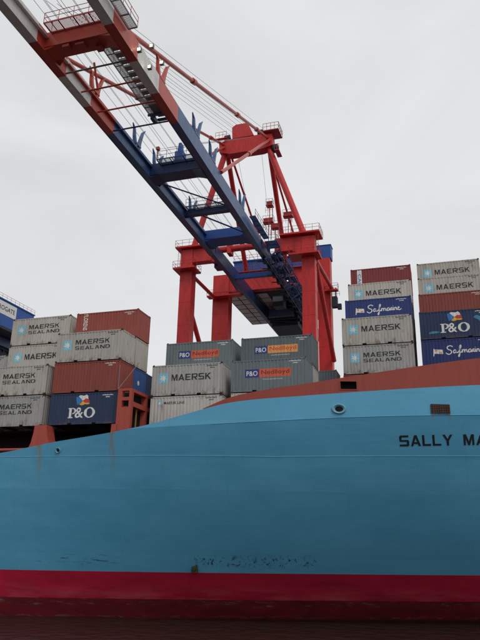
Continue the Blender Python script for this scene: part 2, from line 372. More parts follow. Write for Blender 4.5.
def rect_frame(mb, x0, x1, z0, z1, t, off, dep):
    for (a, b_, c_, d_) in ((x0-t, x1+t, z1, z1+t), (x0-t, x1+t, z0-t, z0), (x0-t, x0, z0, z1), (x1, x1+t, z0, z1)):
        vs = []
        for yy in (off, off+dep):
            for (x, z) in ((a, c_), (b_, c_), (b_, d_), (a, d_)): vs.append((x, surf(x, z)+yy, z))
        mb.add(vs, [(0, 1, 2, 3), (4, 7, 6, 5), (0, 4, 5, 1), (1, 5, 6, 2), (2, 6, 7, 3), (3, 7, 4, 0)])
p = MB(); rect_frame(p, -6.74, -5.59, 10.05, 10.63, .06, -.04, .1); p.build('port_frame', m_bulw, ship, SB)
# oval chock with raised rim
def chock(xc, zc, rx, rz, rim, rimmat):
    e = empty_part('mooring_chock', ship)
    m = MB(); n = 24; vs = []; prof = [(1.28, .0), (1.26, -.10), (1.12, -.17), (.98, -.13), (.70, .0), (.64, .04)]
    for k in range(n):
        a = 2*math.pi*k/n
        for s_, off in prof:
            x, z = xc+rx*s_*math.cos(a), zc+rz*s_*math.sin(a); vs.append((x, surf(x, z)+off*rim-.004, z))
    P = len(prof)
    m.add(vs, [(k*P+j, k*P+j+1, ((k+1) % n)*P+j+1, ((k+1) % n)*P+j) for k in range(n) for j in range(P-1)])
    m.build('chock_rim', rimmat, e, SB, smooth=True)
    m = MB(); vs = [(xc+rx*.69*math.cos(2*math.pi*k/n), surf(xc+rx*.69*math.cos(2*math.pi*k/n), zc+rz*.69*math.sin(2*math.pi*k/n))-.006, zc+rz*.69*math.sin(2*math.pi*k/n)) for k in range(n)]
    m.add(vs, [tuple(range(n))]); m.build('chock_shade_disc', m_shade_black, e, SB)  # flat near-black disc paints the shade of the hole
def empty_part(name, parent):
    o = bpy.data.objects.new(name, None); C.objects.link(o); o.parent = parent; o.empty_display_size = .3; return o
m_rim = mat('chock_rim_blue', (.16, .38, .48), .45, .35, (.12, .2, .22))
chock(-6.89, 8.58, .40, .29, .9, m_rim)
chock(-28.29, 5.62, .17, .17, .6, m_rim)
# rusty grating on the upper strip
g = MB()
gx0, gx1, gz0, gz1 = -.46, .82, 8.42, 9.04
def spt(x, z, off): return (x, surf(x, z)+off, z)
for i in range(9):
    x = gx0+(gx1-gx0)*i/8; g.beam(spt(x, gz0, -.07), spt(x, gz1, -.07), .055)
for i in range(6):
    z = gz0+(gz1-gz0)*i/5; g.beam(spt(gx0, z, -.10), spt(gx1, z, -.10), .05)
gr = g.build('scupper_grating', m_rust, ship, SB)
g = MB(); g.add([spt(gx0-.03, gz0-.03, -.012), spt(gx1+.03, gz0-.03, -.012), spt(gx1+.03, gz1+.03, -.012), spt(gx0-.03, gz1+.03, -.012)], [(0, 1, 2, 3)])
g.build('grating_recess', m_deck, ship, SB)
# overboard outlet low on the side
g = MB(); x, z = -18.5, -2.75; g.tube((x, surf(x, z)+.1, z), (x, surf(x, z)-.25, z-.05), .14, 10); g.box(x-.22, x+.22, surf(x, z)-.12, surf(x, z)+.1, z-.32, z+.3)
g.build('overboard_outlet', mat('mossy_pipe', (.035, .045, .015), .8, .4), ship, SB)

# lettering -------------------------------------------------------------
_tc = {}
def text_verts(s, bold=.02, shear=0.):
    k = (s, bold, shear)
    if k in _tc: return _tc[k]
    cu = bpy.data.curves.new('t', 'FONT'); cu.body = s; cu.offset = min(bold, .014); cu.resolution_u = 3; cu.shear = shear
    ob = bpy.data.objects.new('t', cu); C.objects.link(ob); bpy.context.view_layer.update()
    dg = bpy.context.evaluated_depsgraph_get(); me = bpy.data.meshes.new_from_object(ob.evaluated_get(dg))
    vs = [tuple(v.co) for v in me.vertices]; fs = [tuple(p.vertices) for p in me.polygons]
    bpy.data.objects.remove(ob); bpy.data.meshes.remove(me); bpy.data.curves.remove(cu)
    x0 = min(v[0] for v in vs); x1 = max(v[0] for v in vs); y0 = min(v[1] for v in vs); y1 = max(v[1] for v in vs)
    vs = [((v[0]-x0)/(x1-x0), (v[1]-y0)/(y1-y0)) for v in vs]
    _tc[k] = (vs, fs); return vs, fs
GLY = {
 'M': (1.05, [[(0, 0), (.2, 0), (.2, .64), (.44, 0), (.61, 0), (.85, .64), (.85, 0), (1.05, 0), (1.05, 1), (.77, 1), (.525, .34), (.28, 1), (0, 1)]]),
 'A': (1.0, [[(0, 0), (.23, 0), (.5, .74), (.5, 1), (.38, 1)], [(1, 0), (.77, 0), (.5, .74), (.5, 1), (.62, 1)], [(.303, .2), (.697, .2), (.639, .36), (.361, .36)]]),
 'E': (.9, [[(0, 0), (.9, 0), (.9, .17), (.22, .17), (.22, .42), (.82, .42), (.82, .58), (.22, .58), (.22, .83), (.9, .83), (.9, 1), (0, 1)]]),
 'R': (.98, [[(0, 0), (.22, 0), (.22, 1), (0, 1)], [(.22, .84), (.76, .84), (.76, 1), (.22, 1)], [(.76, .6), (.96, .6), (.98, .66), (.98, .88), (.88, 1), (.76, 1)],
             [(.22, .38), (.84, .38), (.95, .48), (.96, .6), (.76, .6), (.74, .54), (.22, .54)], [(.46, .38), (.7, .38), (.98, 0), (.72, 0)]]),
 'S': (.95, [[(0, 0), (.86, 0), (.95, .1), (.95, .48), (.86, .58), (.22, .58), (.22, .83), (.92, .83), (.92, 1), (.1, 1), (0, .9), (0, .52), (.1, .42), (.73, .42), (.73, .17), (0, .17)]]),
 'K': (.98, [[(0, 0), (.22, 0), (.22, 1), (0, 1)], [(.22, .32), (.37, .46), (.72, 0), (.98, 0), (.53, .6), (.95, 1), (.67, 1), (.22, .6)]]),
 'L': (.85, [[(0, 0), (.85, 0), (.85, .17), (.22, .17), (.22, 1), (0, 1)]]),
 'N': (1.0, [[(0, 0), (.2, 0), (.2, .68), (.74, 0), (1, 0), (1, 1), (.8, 1), (.8, .32), (.26, 1), (0, 1)]]),
 'D': (.98, [[(0, 0), (.22, 0), (.22, 1), (0, 1)], [(.22, .83), (.68, .83), (.7, 1), (.22, 1)], [(.22, 0), (.7, 0), (.68, .17), (.22, .17)],
             [(.68, .83), (.7, 1), (.86, .95), (.98, .8), (.98, .2), (.86, .05), (.7, 0), (.68, .17), (.76, .25), (.76, .75)]]),
 'Y': (1.0, [[(.39, 0), (.61, 0), (.61, .4), (1, 1), (.75, 1), (.5, .6), (.25, 1), (0, 1), (.39, .4)]]),
 'Æ': (1.4, [[(0, 0), (.23, 0), (.32, .2), (.6, .2), (.6, .36), (.39, .36), (.6, .85), (.6, 1), (.45, 1)],
             [(.6, 0), (1.4, 0), (1.4, .17), (.82, .17), (.82, .42), (1.3, .42), (1.3, .58), (.82, .58), (.82, .83), (1.4, .83), (1.4, 1), (.6, 1)]]),
}
def block_word(s, x0, x1, z0, z1, gap=.2):
    tot = sum(GLY[c][0] for c in s)+gap*(len(s)-1); k = (x1-x0)/tot; x = 0; v = []; f = []
    for c in s:
        wd, polys = GLY[c]
        for p in polys: f.append(tuple(range(len(v), len(v)+len(p)))); v += [(x0+(x+a)*k, z0+b*(z1-z0)) for a, b in p]
        x += wd+gap
    return v, f
def hull_text(s, x0, x1, z0, z1, bold):
    v, f = block_word(s, x0, x1, z0, z1, .17)
    m = MB(); m.add([(x, surf(x, z+(x+.6)*.045)-.025, z+(x+.6)*.045) for x, z in v], f)
    return m.build('name_lettering', m_black, ship, SB)
hull_text('SALLY', -2.84, .86, 6.16, 6.90, .05)
hull_text('MÆRSK', 1.62, 5.9, 6.16, 6.90, .05)

# deck gear: pedestals, coaming, lashing frames -------------------------
for xp in (-37.85, -30.35, -23.95-.0, -45.2):
    p = MB(); t0, t1 = (.30, .30)
    if xp == -23.95: prof = [(xp-.15, 6.65), (xp+.35, 6.65), (xp+.3, 7.6), (xp-.1, 7.6)]
    else: prof = [(xp-.55, 7.68), (xp+.55, 7.68), (xp+.6, 7.2), (xp+.75, 6.6), (xp+1.05, 6.0), (xp+1.1, 5.7), (xp-1.05, 5.3), (xp-1.0, 5.7), (xp-.75, 6.3), (xp-.6, 7.1)]
    p.prism(prof, 'y', 43.62, 44.7); p.build('pedestal', m_oran, ship, SB)
c_ = MB(); c_.box(-60, -8, 49.5, 82, 4.0, 7.66)
c_.box(-60, -10, 46.62, 82, 7.661, 7.762)
c_.build('hatch_coaming', m_coam, ship, SB)
c_ = MB(); c_.box(-8, 6, 55, 75, 7.0, 7.8); c_.build('forward_coaming', m_coam, ship, SB)
c_ = MB(); c_.tube((-60, 43.75, 5.8), (-31.4, 43.75, 5.8), .12, 8); c_.build('deck_edge_bar', m_oran, ship, SB)
c_ = MB(); c_.box(-60, -24.2, 46.3, 46.5, 5.0, 5.55); c_.build('deck_step', m_deck, ship, SB)
fr = empty_part('lashing_frame', ship)
p = MB(); xa, xb = -23.75, -22.55
p.box(xa, xb, 43.7, 44.05, 6.5, 8.90)
p.box(xa, xa+.38, 43.7, 44.05, 8.90, 10.36); p.box(xb-.22, xb, 43.7, 44.05, 8.90, 10.36)
p.box(xa+.38, xb-.22, 43.7, 44.05, 9.42, 9.68); p.box(xa+.38, xb-.22, 43.7, 44.05, 10.18, 10.36)
p.build('frame_face', m_oran, fr, SB)
p = MB()
for yy in range(4):
    y = 46.3+yy*4.8; p.box(xb-.45, xb-.02, y, y+.35, 6, 10.30)
p.box(xb-.42, xb-.01, 44.05, 61, 10.12, 10.36); p.box(xb-.42, xb-.01, 44.05, 61, 9.00, 9.38)
p.box(xa, xb-.5, 44.05, 61, 8.95, 9.05)
p.build('frame_beam', m_oran, fr, SB)
p = MB(); p.tube((xb-.3, 45.25, 5.8), (xb-.3, 45.25, 9.0), .07); p.build('ladder_pole', m_yel, fr, SB)
p = MB(); p.box(xa+.1, xb-.5, 44.6, 61, 5.6, 8.9); p.box(xa+.05, xb-.46, 44.5, 61, 9.06, 10.2); p.build('frame_shade_fill', m_shade_black, fr, SB)  # near-black blocks added to paint shade behind the frame openings
# lashing rods
p = MB(); p.tube((-23.9, 43.95, 10.4), (-23.3, 46.0, 13.0), .03); p.tube((-23.9, 43.95, 10.4), (-24.05, 44.2, 12.4), .03); p.build('lashing_rod', m_rail, ship, SB)

# ------------------------------------------------------------------ containers
CL, CW, CH = 6.058, 2.438, 2.535
NC = 21; CP = 5.82/NC; C0 = .119
def prof(x):
    t = (x-C0) % CP
    if x < C0 or x > C0+5.82: return .0
    if t < .10: return 0.
    if t < .136: return (t-.10)/.036*.036
    if t < .236: return .036
    return max(0., .036-(t-.236)/(CP-.236)*.036)
FOLDS = sorted(C0+i*CP+k for i in range(NC) for k in (0, .10, .136, .236))
YO = .012
def side_panel(back=False):
    m = MB(); X = FOLDS+[C0+5.82]; vs = []
    for x in X:
        y = YO+prof(x+1e-6 if x < C0+5.8 else 0.)
        if back: y = CW-y
        vs += [(x, y, .15), (x, y, CH-.09)]
    m.add(vs, [(2*i, 2*i+1, 2*i+3, 2*i+2) for i in range(len(X)-1)]); return m
def end_panel(right=True):
    m = MB(); vs = []; n = 9; pitch = 2.2/n; Y = []
    for i in range(n):
        b = .119+i*pitch
        Y += [(b, 0), (b+.08, 0), (b+.122, .042), (b+.202, .042)]
    Y.append((.119+2.2, 0))
    for y, dp in Y:
        x = CL-.012-dp if right else .012+dp
        vs += [(x, y, .15), (x, y, CH-.1)]
    m.add(vs, [(2*i, 2*i+1, 2*i+3, 2*i+2) for i in range(len(Y)-1)]); return m
def frame():
    m = MB(); t = .12
    for x0, x1 in ((0, t), (CL-t, CL)):
        for y0, y1 in ((0, t), (CW-t, CW)): m.box(x0, x1, y0, y1, .1, CH-.1)
    for y0, y1 in ((.006, .07), (CW-.07, CW-.006)):
        m.box(t, CL-t, y0, y1, CH-.10, CH-.012)
        # bottom rail, broken by two fork pockets
        for a, b in ((t, 1.75), (2.11, 3.95), (4.31, CL-t)): m.box(a, b, y0, y1, .01, .155)
        for a, b in ((1.75, 2.11), (3.95, 4.31)): m.box(a, b, y0, y1, .128, .155)
    for x0, x1 in ((.006, .07), (CL-.07, CL-.006)):
        m.box(x0, x1, t, CW-t, CH-.11, CH-.012); m.box(x0, x1, t, CW-t, .01, .155)
    m.box(.07, CL-.07, .07, CW-.07, .15, .17)
    m.box(.07, CL-.07, .07, CW-.07, CH-.05, CH-.03)
    castings(m); holes(m); pockets(m)
    return m
def castings(m):
    a, b, c = .178, .162, .118
    for x in (-.003, CL-a+.003):
        for y in (-.003, CW-b+.003):
            for z in (-.0, CH-c): m.box(x, x+a, y, y+b, z, z+c, 1)
            m.box(x+.05, x+a-.05, y+.04, y+b-.04, CH-.002, CH+.062, 2)

def holes(m):
    for x in (.05, CL-.13):
        for z in (.03, CH-.09):
            m.box(x, x+.08, -.006, .001, z, z+.06, 2); m.box(x, x+.08, CW-.001, CW+.006, z, z+.06, 2)
    for y in (.05, CW-.13):
        for z in (.03, CH-.09):
            m.box(CL-.001, CL+.006, y, y+.08, z, z+.06, 2)
def pockets(m):
    for a, b in ((1.75, 2.11), (3.95, 4.31)): m.box(a, b, .072, CW-.072, .02, .128, 2)
_cache = {}
def meshed(key, fn, name, m, parent):
    k = (key, tuple(i.name for i in m) if isinstance(m, list) else m.name)
    if k in _cache:
        o = bpy.data.objects.new(name, _cache[k]); C.objects.link(o); o.parent = parent; return o
    o = fn().build(name, m, parent); _cache[k] = o.data; return o
def onto_side(polys_v, polys_f, lift=.005):
    bm = bmesh.new(); V = [bm.verts.new((x, 0, z)) for x, z in polys_v]
    for f in polys_f:
        try: bm.faces.new([V[i] for i in f])
        except ValueError: pass
    bm.normal_update(); bmesh.ops.triangulate(bm, faces=bm.faces[:], quad_method='BEAUTY', ngon_method='EAR_CLIP')
    xa = min(v[0] for v in polys_v); xb = max(v[0] for v in polys_v)
    for x in FOLDS:
        if xa < x < xb: bmesh.ops.bisect_plane(bm, geom=bm.verts[:]+bm.edges[:]+bm.faces[:], plane_co=(x, 0, 0), plane_no=(1, 0, 0), dist=1e-5)
    for v in bm.verts: v.co.y = YO+prof(v.co.x)-lift
    bm.verts.index_update()
    m = MB(); m.add([tuple(v.co) for v in bm.verts], [[v.index for v in f.verts] for f in bm.faces]); bm.free(); return m
def T(s, x0, x1, z0, z1, bold=.02, rot=False, lift=.006, shear=0):
    vs, fs = text_verts(s, bold, shear)
    if bold >= .03 and not rot and all(c in GLY for c in s):
        P, fs = block_word(s, x0, x1, z0, z1); return lambda: onto_side(P, fs, lift)
    if rot: P = [(x0+v*(x1-x0), z1-u*(z1-z0)) for u, v in vs]     # reads downwards
    else: P = [(x0+u*(x1-x0), z0+v*(z1-z0)) for u, v in vs]
    return lambda: onto_side(P, fs, lift)
def R(x0, x1, z0, z1, lift=.005): return lambda: onto_side([(x0, z0), (x1, z0), (x1, z1), (x0, z1)], [(0, 1, 2, 3)], lift)
def PG(pts, lift=.006): return lambda: onto_side(pts, [tuple(range(len(pts)))], lift)
def multi(quads, lift=.006):
    v = []; f = []
    for q_ in quads: f.append(tuple(range(len(v), len(v)+len(q_)))); v += q_
    return lambda: onto_side(v, f, lift)
def star(xc, zc, r):
    v = [(xc, zc)]; f = []
    for i in range(14):
        a = math.pi/2+math.pi*i/7; rr = r if i % 2 == 0 else r*.42; v.append((xc+rr*math.cos(a), zc+rr*math.sin(a)))
    for i in range(14): f.append((0, 1+i, 1+(i+1) % 14))
    return lambda: onto_side(v, f, .010)
def ribbon(strokes, w, x0, z0, sx, sz):
    def f():
        out_ = MB()
        for i, st in enumerate(strokes):
            P = [(x0+a*sx, z0+b*sz) for a, b in st]
            for _ in range(2):
                Q = [P[0]]
                for a, b in zip(P, P[1:]): Q += [(a[0]*.75+b[0]*.25, a[1]*.75+b[1]*.25), (a[0]*.25+b[0]*.75, a[1]*.25+b[1]*.75)]
                P = Q+[P[-1]]
            v = []
            for k, p in enumerate(P):
                q0, q1 = P[max(0, k-1)], P[min(len(P)-1, k+1)]; dx, dz = q1[0]-q0[0], q1[1]-q0[1]; l = math.hypot(dx, dz) or 1
                v += [(p[0]+dz/l*w/2, p[1]-dx/l*w/2), (p[0]-dz/l*w/2, p[1]+dx/l*w/2)]
            m = onto_side(v, [(2*k, 2*k+2, 2*k+3, 2*k+1) for k in range(len(P)-1)], .007+.0009*i); out_.add(m.v, m.f)
        return out_
    return f
SAF = [[(1.05, .95), (.8, 1.12), (.35, 1.1), (.1, .85), (.3, .6), (.75, .45), (.85, .15), (.5, -.12), (.1, -.05), (-.1, .15)],
       [(1.5, .45), (1.25, .5), (1.05, .25), (1.15, .02), (1.4, .1), (1.55, .48), (1.5, .1), (1.75, .05), (2.0, .3)],
       [(2.0, .3), (2.35, .9), (2.35, 1.15), (2.15, 1.05), (2.1, .5), (2.05, -.35), (1.85, -.55), (1.85, -.3), (2.2, .1), (2.5, .2)],
       [(2.5, .5), (2.5, .05)], [(2.5, .3), (2.75, .5), (2.85, .35), (2.85, .05)], [(2.85, .3), (3.1, .5), (3.2, .35), (3.2, .05), (3.4, .12)],
       [(3.85, .45), (3.6, .5), (3.42, .25), (3.55, .02), (3.8, .1), (3.9, .46), (3.85, .1), (4.05, .1)],
       [(4.05, .1), (4.15, .5), (4.35, .45)], [(4.2, .4), (4.25, .05), (4.45, .15)], [(4.5, .5), (4.5, .08), (4.7, .12)], [(4.52, .68), (4.54, .73)],
       [(4.75, .5), (4.75, .05)], [(4.75, .3), (5.0, .5), (5.08, .35), (5.08, .08), (5.25, .12)],
       [(5.3, .25), (5.6, .4), (5.5, .52), (5.3, .4), (5.3, .1), (5.6, .02), (5.95, .2)]]
def serif_PO():
    """white serif P and O with an ampersand between"""
    q_ = []; x0, z0, H = 0, 0, 1
    def rc(a, b, c, d): q_.append([(a, c), (b, c), (b, d), (a, d)])
    rc(.0, .46, 0, .10); rc(.11, .33, .10, .90); rc(0, .40, .90, 1.0)
    def ring(cx, cz, ro, rz, ri, riz, a0, a1, n=16):
        for i in range(n):
            a, b = a0+(a1-a0)*i/n, a0+(a1-a0)*(i+1)/n
            q_.append([(cx+ri*math.cos(a), cz+riz*math.sin(a)), (cx+ro*math.cos(a), cz+rz*math.sin(a)), (cx+ro*math.cos(b), cz+rz*math.sin(b)), (cx+ri*math.cos(b), cz+riz*math.sin(b))])
    ring(.40, .70, .36, .30, .16, .22, -math.pi/2, math.pi/2)
    ring(1.98, .5, .50, .52, .26, .42, 0, 2*math.pi, 24)
    return q_
def lets_PO(x0, x1, z0, z1):
    q_ = [[(x0+a/2.48*(x1-x0), z0+b*(z1-z0)) for a, b in f] for f in serif_PO()]; return multi(q_, .007)
def decals(kind, o):
    def D(key, fn, name, m): return meshed(('d', kind, key), fn, name, m, o)
    if kind in ('star_word', 'star_two', 'star_small'):
        if kind == 'star_small':
            D('sq', R(.62, .98, 1.82, 2.18), 'emblem', m_sky); D('st', star(.8, 2.0, .16), 'star', m_wht)
            D('t', T('MAERSK LINE', 1.15, 2.95, 1.90, 2.12, .02), 'lettering', m_ink)
        else:
            D('sq', R(.60, 1.40, 1.02, 1.86), 'emblem', m_sky); D('st', star(1.0, 1.44, .36), 'star', m_wht)
            if kind == 'star_word': D('t', T('MAERSK', 1.72, 5.1, 1.20, 1.72, .035), 'lettering', m_ink)
            else:
                D('t', T('MAERSK', 1.78, 4.95, 1.45, 1.86, .035), 'lettering', m_ink); D('t2', T('SEALAND', 1.78, 4.98, 1.0, 1.30, .03), 'lettering', m_ink)
    if kind in ('flag', 'flag_fish'):
        D('w', multi([[(2.55, 2.28), (2.75, 2.36), (3.0, 2.30), (3.3, 2.38), (3.42, 2.25), (3.48, 2.02), (3.2, 2.06), (2.95, 1.90), (2.72, 2.12)]], .006), 'flag_white', m_wht)
        D('b', PG([(2.35, 2.20), (2.52, 2.24), (2.95, 1.90), (2.65, 1.62), (2.50, 1.55), (2.42, 1.85)]), 'flag_blue', m_fblu)
        D('r', PG([(2.96, 1.90), (3.22, 2.08), (3.50, 2.02), (3.62, 1.75), (3.45, 1.80), (3.25, 1.72)]), 'flag_red', m_fred)
        D('y', PG([(2.68, 1.60), (2.95, 1.88), (3.24, 1.71), (3.48, 1.76), (3.62, 1.66), (3.45, 1.58), (3.2, 1.62), (2.9, 1.52)]), 'flag_yellow', m_yell)
        D('p', lets_PO(1.72, 4.15, .52, 1.34), 'lettering', m_wht); D('a', T('&', 2.36, 3.10, .52, 1.36, .012, lift=.010), 'lettering', m_wht)
        if kind == 'flag_fish':
            D('f', multi([[(4.5, 1.75), (4.75, 1.95), (5.1, 1.8), (5.5, 1.45), (5.8, 1.4), (5.8, 1.1), (5.4, 1.15), (5.25, 1.0), (5.15, 1.25), (4.9, 1.5)],
                          [(.75, .62), (1.1, .72), (1.6, .66), (1.62, .56), (1.1, .5), (.75, .5)]], .005), 'emblem', mat_fish)
    if kind in ('label_red', 'label_orange'):
        D('n', R(1.15, 2.28, 1.12, 1.78), 'label_navy', m_nav); D('o', R(2.28, 4.85, 1.12, 1.78), 'label_colour', m_orl if kind == 'label_red' else m_ory)
        D('p', T('P&O', 1.27, 2.17, 1.25, 1.64, .06, lift=.009), 'lettering', m_wht); D('t', T('Nedlloyd', 2.45, 4.7, 1.24, 1.68, .01, lift=.009), 'lettering', m_lead if kind == 'label_red' else m_fred)
        D('u', T('www.ponl.com', 2.55, 4.15, .88, 1.00, .01), 'lettering', m_wht)
    if kind == 'script':
        D('s', ribbon(SAF, .085, 2.05, 1.22, .52, .62), 'lettering', m_wht)
        D('f', PG([(.95, 1.05), (1.0, 1.72), (1.06, 1.72), (1.06, 1.66), (1.75, 1.60), (1.78, 1.22), (1.06, 1.28), (1.02, 1.05)]), 'flag', m_wht)
        D('g', multi([[(1.10, 1.48), (1.3, 1.46), (1.32, 1.60), (1.10, 1.62)], [(1.45, 1.28), (1.7, 1.26), (1.7, 1.40), (1.45, 1.42)]], .009), 'flag_orange', m_ory)
    if kind == 'tall_word':
        D('t', T('FLORENS', .72, 1.12, .95, 2.42, .03, rot=True), 'lettering', m_wht)
    if kind == 'tall_label':
        D('l', R(.66, 1.14, .7, 2.42), 'label_white', m_wht); D('t', T('CAI', .74, 1.06, .95, 2.0, .04, rot=True, lift=.009), 'lettering', m_fblu)
    if kind != 'none':
        # small illegible identity marks near the top right corner
        rows = [(4.70, 5.62, 2.26, 2.34), (5.0, 5.35, 2.10, 2.18)]; qd = []
        for a, b, c, d_ in rows:
            x = a
            while x < b: qd.append([(x, c), (x+.07, c), (x+.07, d_), (x, d_)]); x += .105
        dark = kind.startswith('star')
        D('id', multi(qd, .006), 'identity_marking', m_ink if dark else m_wht)
mat_fish = mat('emblem_dim_blue', (.06, .24, .38), .6, .2)
BLK = {'A': (-30.16, 44.30, 7.77), 'B': (-22.08, 46.13, 7.57), 'C': (-15.40, 46.49, 7.67), 'D': (-7.64, 54.19, 13.12), 'E': (-.97, 55.44, 13.58),
       'Z': (-36.85, 44.30, 7.77), 'Y': (-44.96, 44.30, 7.77)}
def place(cn, blk, row, tier, m, kind, label, endmark=False, group='shipping containers stacked on the deck'):
    x, y, z = BLK[blk]; rj = random.Random(hash((blk, row, tier)) if False else ord(blk)*100+row*10+tier)
    base = (x+rj.uniform(-.02, .02), y+2.5*row+rj.uniform(-.015, .015), z+2.6*tier)
    o = empty(cn, base, label, 'container', group)
    meshed('frame', frame, 'frame', [m, m_rust if kind.startswith('star') else m, m_shade_black], o)
    meshed('side', side_panel, 'side_wall', m, o); meshed('sideb', lambda: side_panel(True), 'side_wall', m, o)
    meshed('endr', end_panel, 'end_wall', m, o); meshed('endl', lambda: end_panel(False), 'end_wall', m, o)
    decals(kind, o)
    if endmark:
        def em():
            q_ = MB(); q_.add([(CL-.008, 1.0+.2*math.cos(a), 1.35+.22*math.sin(a)) for a in [i*math.pi/4 for i in range(8)]], [tuple(range(8))]); return q_
        meshed('em', em, 'emblem', m_wht, o)
    v_ = rj.uniform(.78, 1.14); w_ = rj.uniform(-.03, .03)
    for k in kids(o): k.color = (v_+w_, v_, v_-w_*1.3, 1)
    return o
P = place; SC = 'shipping_container'
P(SC, 'A', 0, 0, m_cnavy, 'flag', 'navy container with white letters and four-coloured flag, beside the red lashing frame')
P(SC, 'A', 0, 1, m_cred, 'plainmark', 'brick red container without lettering, resting on the navy container with the flag')
P(SC, 'A', 0, 2, m_cgr2, 'star_two', 'light grey container with star square and two words, lying on the brick red one')
P(SC, 'A', 1, 2, m_cgr2, 'none', 'pale grey container showing only its end, under the topmost red one of the left stack')
P(SC, 'A', 1, 3, m_cred, 'tall_word', 'topmost brick red container of the left stack with a tall white vertical word')
P(SC, 'A', 1, 1, m_cmid, 'none', 'mid blue container end with a white mark, seen right of the brick red container', True)
P(SC, 'A', 2, 1, m_cnavy, 'none', 'dark navy container end just behind the mid blue one with the white mark')
P(SC, 'Z', 0, 0, m_cgrey, 'star_two', 'light grey two-word container at the left picture edge, lowest one over the dark gap')
P(SC, 'Z', 0, 1, m_cgrey, 'star_two', 'light grey two-word container at the left picture edge, second from the deck')
P(SC, 'Z', 1, 2, m_cgrey, 'star_word', 'light grey single-word container on the left, directly under the topmost grey one')
P(SC, 'Z', 1, 3, m_cgrey, 'star_two', 'topmost light grey star container on the far left, below the blue crane house')
P(SC, 'Y', 2, 2, m_cgr2, 'star_word', 'small visible corner of a pale container at the extreme left picture edge')
P(SC, 'B', 0, 1, m_cgrey, 'star_word', 'light grey container with one large black word, between lashing frame and slate containers')
P(SC, 'B', 0, 0, m_cgrey, 'star_small', 'light grey container with a tiny star logo, half hidden by the blue hull')
P(SC, 'B', 1, 2, m_cslat, 'label_red', 'slate grey container with navy and red label, left one of the slate three')
P(SC, 'C', 0, 1, m_cslat, 'label_red', 'slate grey container with navy and red label, lower right one of the slate three')
P(SC, 'C', 1, 2, m_cslat, 'label_orange', 'slate grey container with a navy and orange label, below the crane leg')
P(SC, 'C', 0, 0, m_cgr2, 'none', 'light grey sliver of container under the lower slate one, behind the red bulwark')
P(SC, 'C', 6, 2, m_cslat, 'none', 'grey container top peeping over the bulwark at the foot of the right crane leg')
P(SC, 'D', 0, 0, m_cgrey, 'star_two', 'light grey star container with two words, lowest above the black mooring port in the bulwark')
P(SC, 'D', 0, 1, m_cgrey, 'star_word', 'light grey star container with one word, directly beneath the royal blue script container')
P(SC, 'D', 1, 2, m_cblue, 'script', 'royal blue container with white script, third down in the tall middle stack')
P(SC, 'D', 2, 3, m_cgrey, 'star_word', 'light grey star container between the maroon top one and the royal blue script one')
P(SC, 'D', 3, 4, m_cdred, 'tall_label', 'maroon container with white vertical label, top of the tall middle stack')
P(SC, 'E', 0, 0, m_cblue, 'script', 'royal blue container with white script, lowest of the stack at the right picture edge')
P(SC, 'E', 0, 1, m_cnavy, 'flag_fish', 'navy container with white letters, flag and pale blue shapes at the right picture edge')
P(SC, 'E', 1, 2, m_cred, 'plainmark', 'brick red container above the navy flag container at the right picture edge')
P(SC, 'E', 2, 3, m_cgrey, 'star_word', 'light grey star container lying on the brick red one at the right picture edge')
P(SC, 'E', 3, 4, m_cgrey, 'star_word', 'topmost light grey star container of the stack at the right picture edge')
# containers buried in the stacks that carry the upper ones
HID = [('A', 1, 0), ('A', 2, 0), ('Z', 1, 0), ('Z', 1, 1), ('Y', 2, 0), ('Y', 2, 1), ('B', 1, 0), ('B', 1, 1), ('C', 1, 0), ('C', 1, 1), ('C', 6, 0), ('C', 6, 1)]
for b, rr, tt in ((b, rr, tt) for b in 'DE' for rr in range(4) for tt in range(-2, rr+1)):
    if not (rr == 0 and tt >= 0) : HID.append((b, rr, tt))
for b, rr, tt in HID:
    if b == 'D' and rr == 0 and tt == 0: continue
    P(SC, b, rr, tt, m_cred if (rr+tt) % 2 else m_cgrey, 'none', 'plain container buried inside a stack, carrying the ones above it', group='containers buried in the stacks')

# ------------------------------------------------------------------ gantry crane
CB = (-28.8, 101, W0+3.2)
crane = empty('gantry_crane', CB, 'tall red quay crane with banded blue, red and white boom reaching over the ship', 'crane')
def part(mb, name, m, parent=None, smooth=False): return mb.build(name, m, parent or crane, CB, smooth)
GL, GR = (-33.2, -32.45), (-25.45, -24.68)      # the two boom girders, X from-to
ZB, ZT = 42.0, 44.15
bands = [(-2, 20, 24.5), (1, 24.5, 29.2), (0, 29.2, 34.0), (1, 34.0, 34.01)]
for gx in (GL, GR):
    b = MB(); edges = [(24.2, 29.1, 1), (29.1, 34.05, 0), (34.05, 39.0, 0), (39.0, 43.85, 1), (43.85, 48.65, 0), (48.65, 53.75, 1), (53.75, 88, 2)]
    for y0, y1, mi in edges:
        b.box(gx[0], gx[1], y0+.0, y1, ZB, ZT, mi)
        b.box(gx[0]-.10, gx[0]-.002, y0, y1, ZB-.04, ZB+.10, mi); b.box(gx[1]+.002, gx[1]+.10, y0, y1, ZB-.04, ZB+.10, mi)
    g = part(b, 'boom_girder', [m_white, m_bred, m_gird])
    r = MB(); r.box(gx[0]+.35, gx[0]+.55, 24.2, 140, ZT+.002, ZT+.12); part(r, 'trolley_rail', m_dark, g)
    # walkway brackets on the outer side
for gx, xi in ((GL, 1), (GR, 0)):      # fixed rear girders beyond the hinge
    b = MB(); b.box(gx[0], gx[1], 88.15, 140, ZB, ZT); part(b, 'rear_girder', m_blue)
    b = MB(); xx = gx[xi]; b.tube((gx[0]-.12, 88.08, ZB+1.6), (gx[1]+.12, 88.08, ZB+1.6), .35, 10); part(b, 'boom_hinge', m_dark)
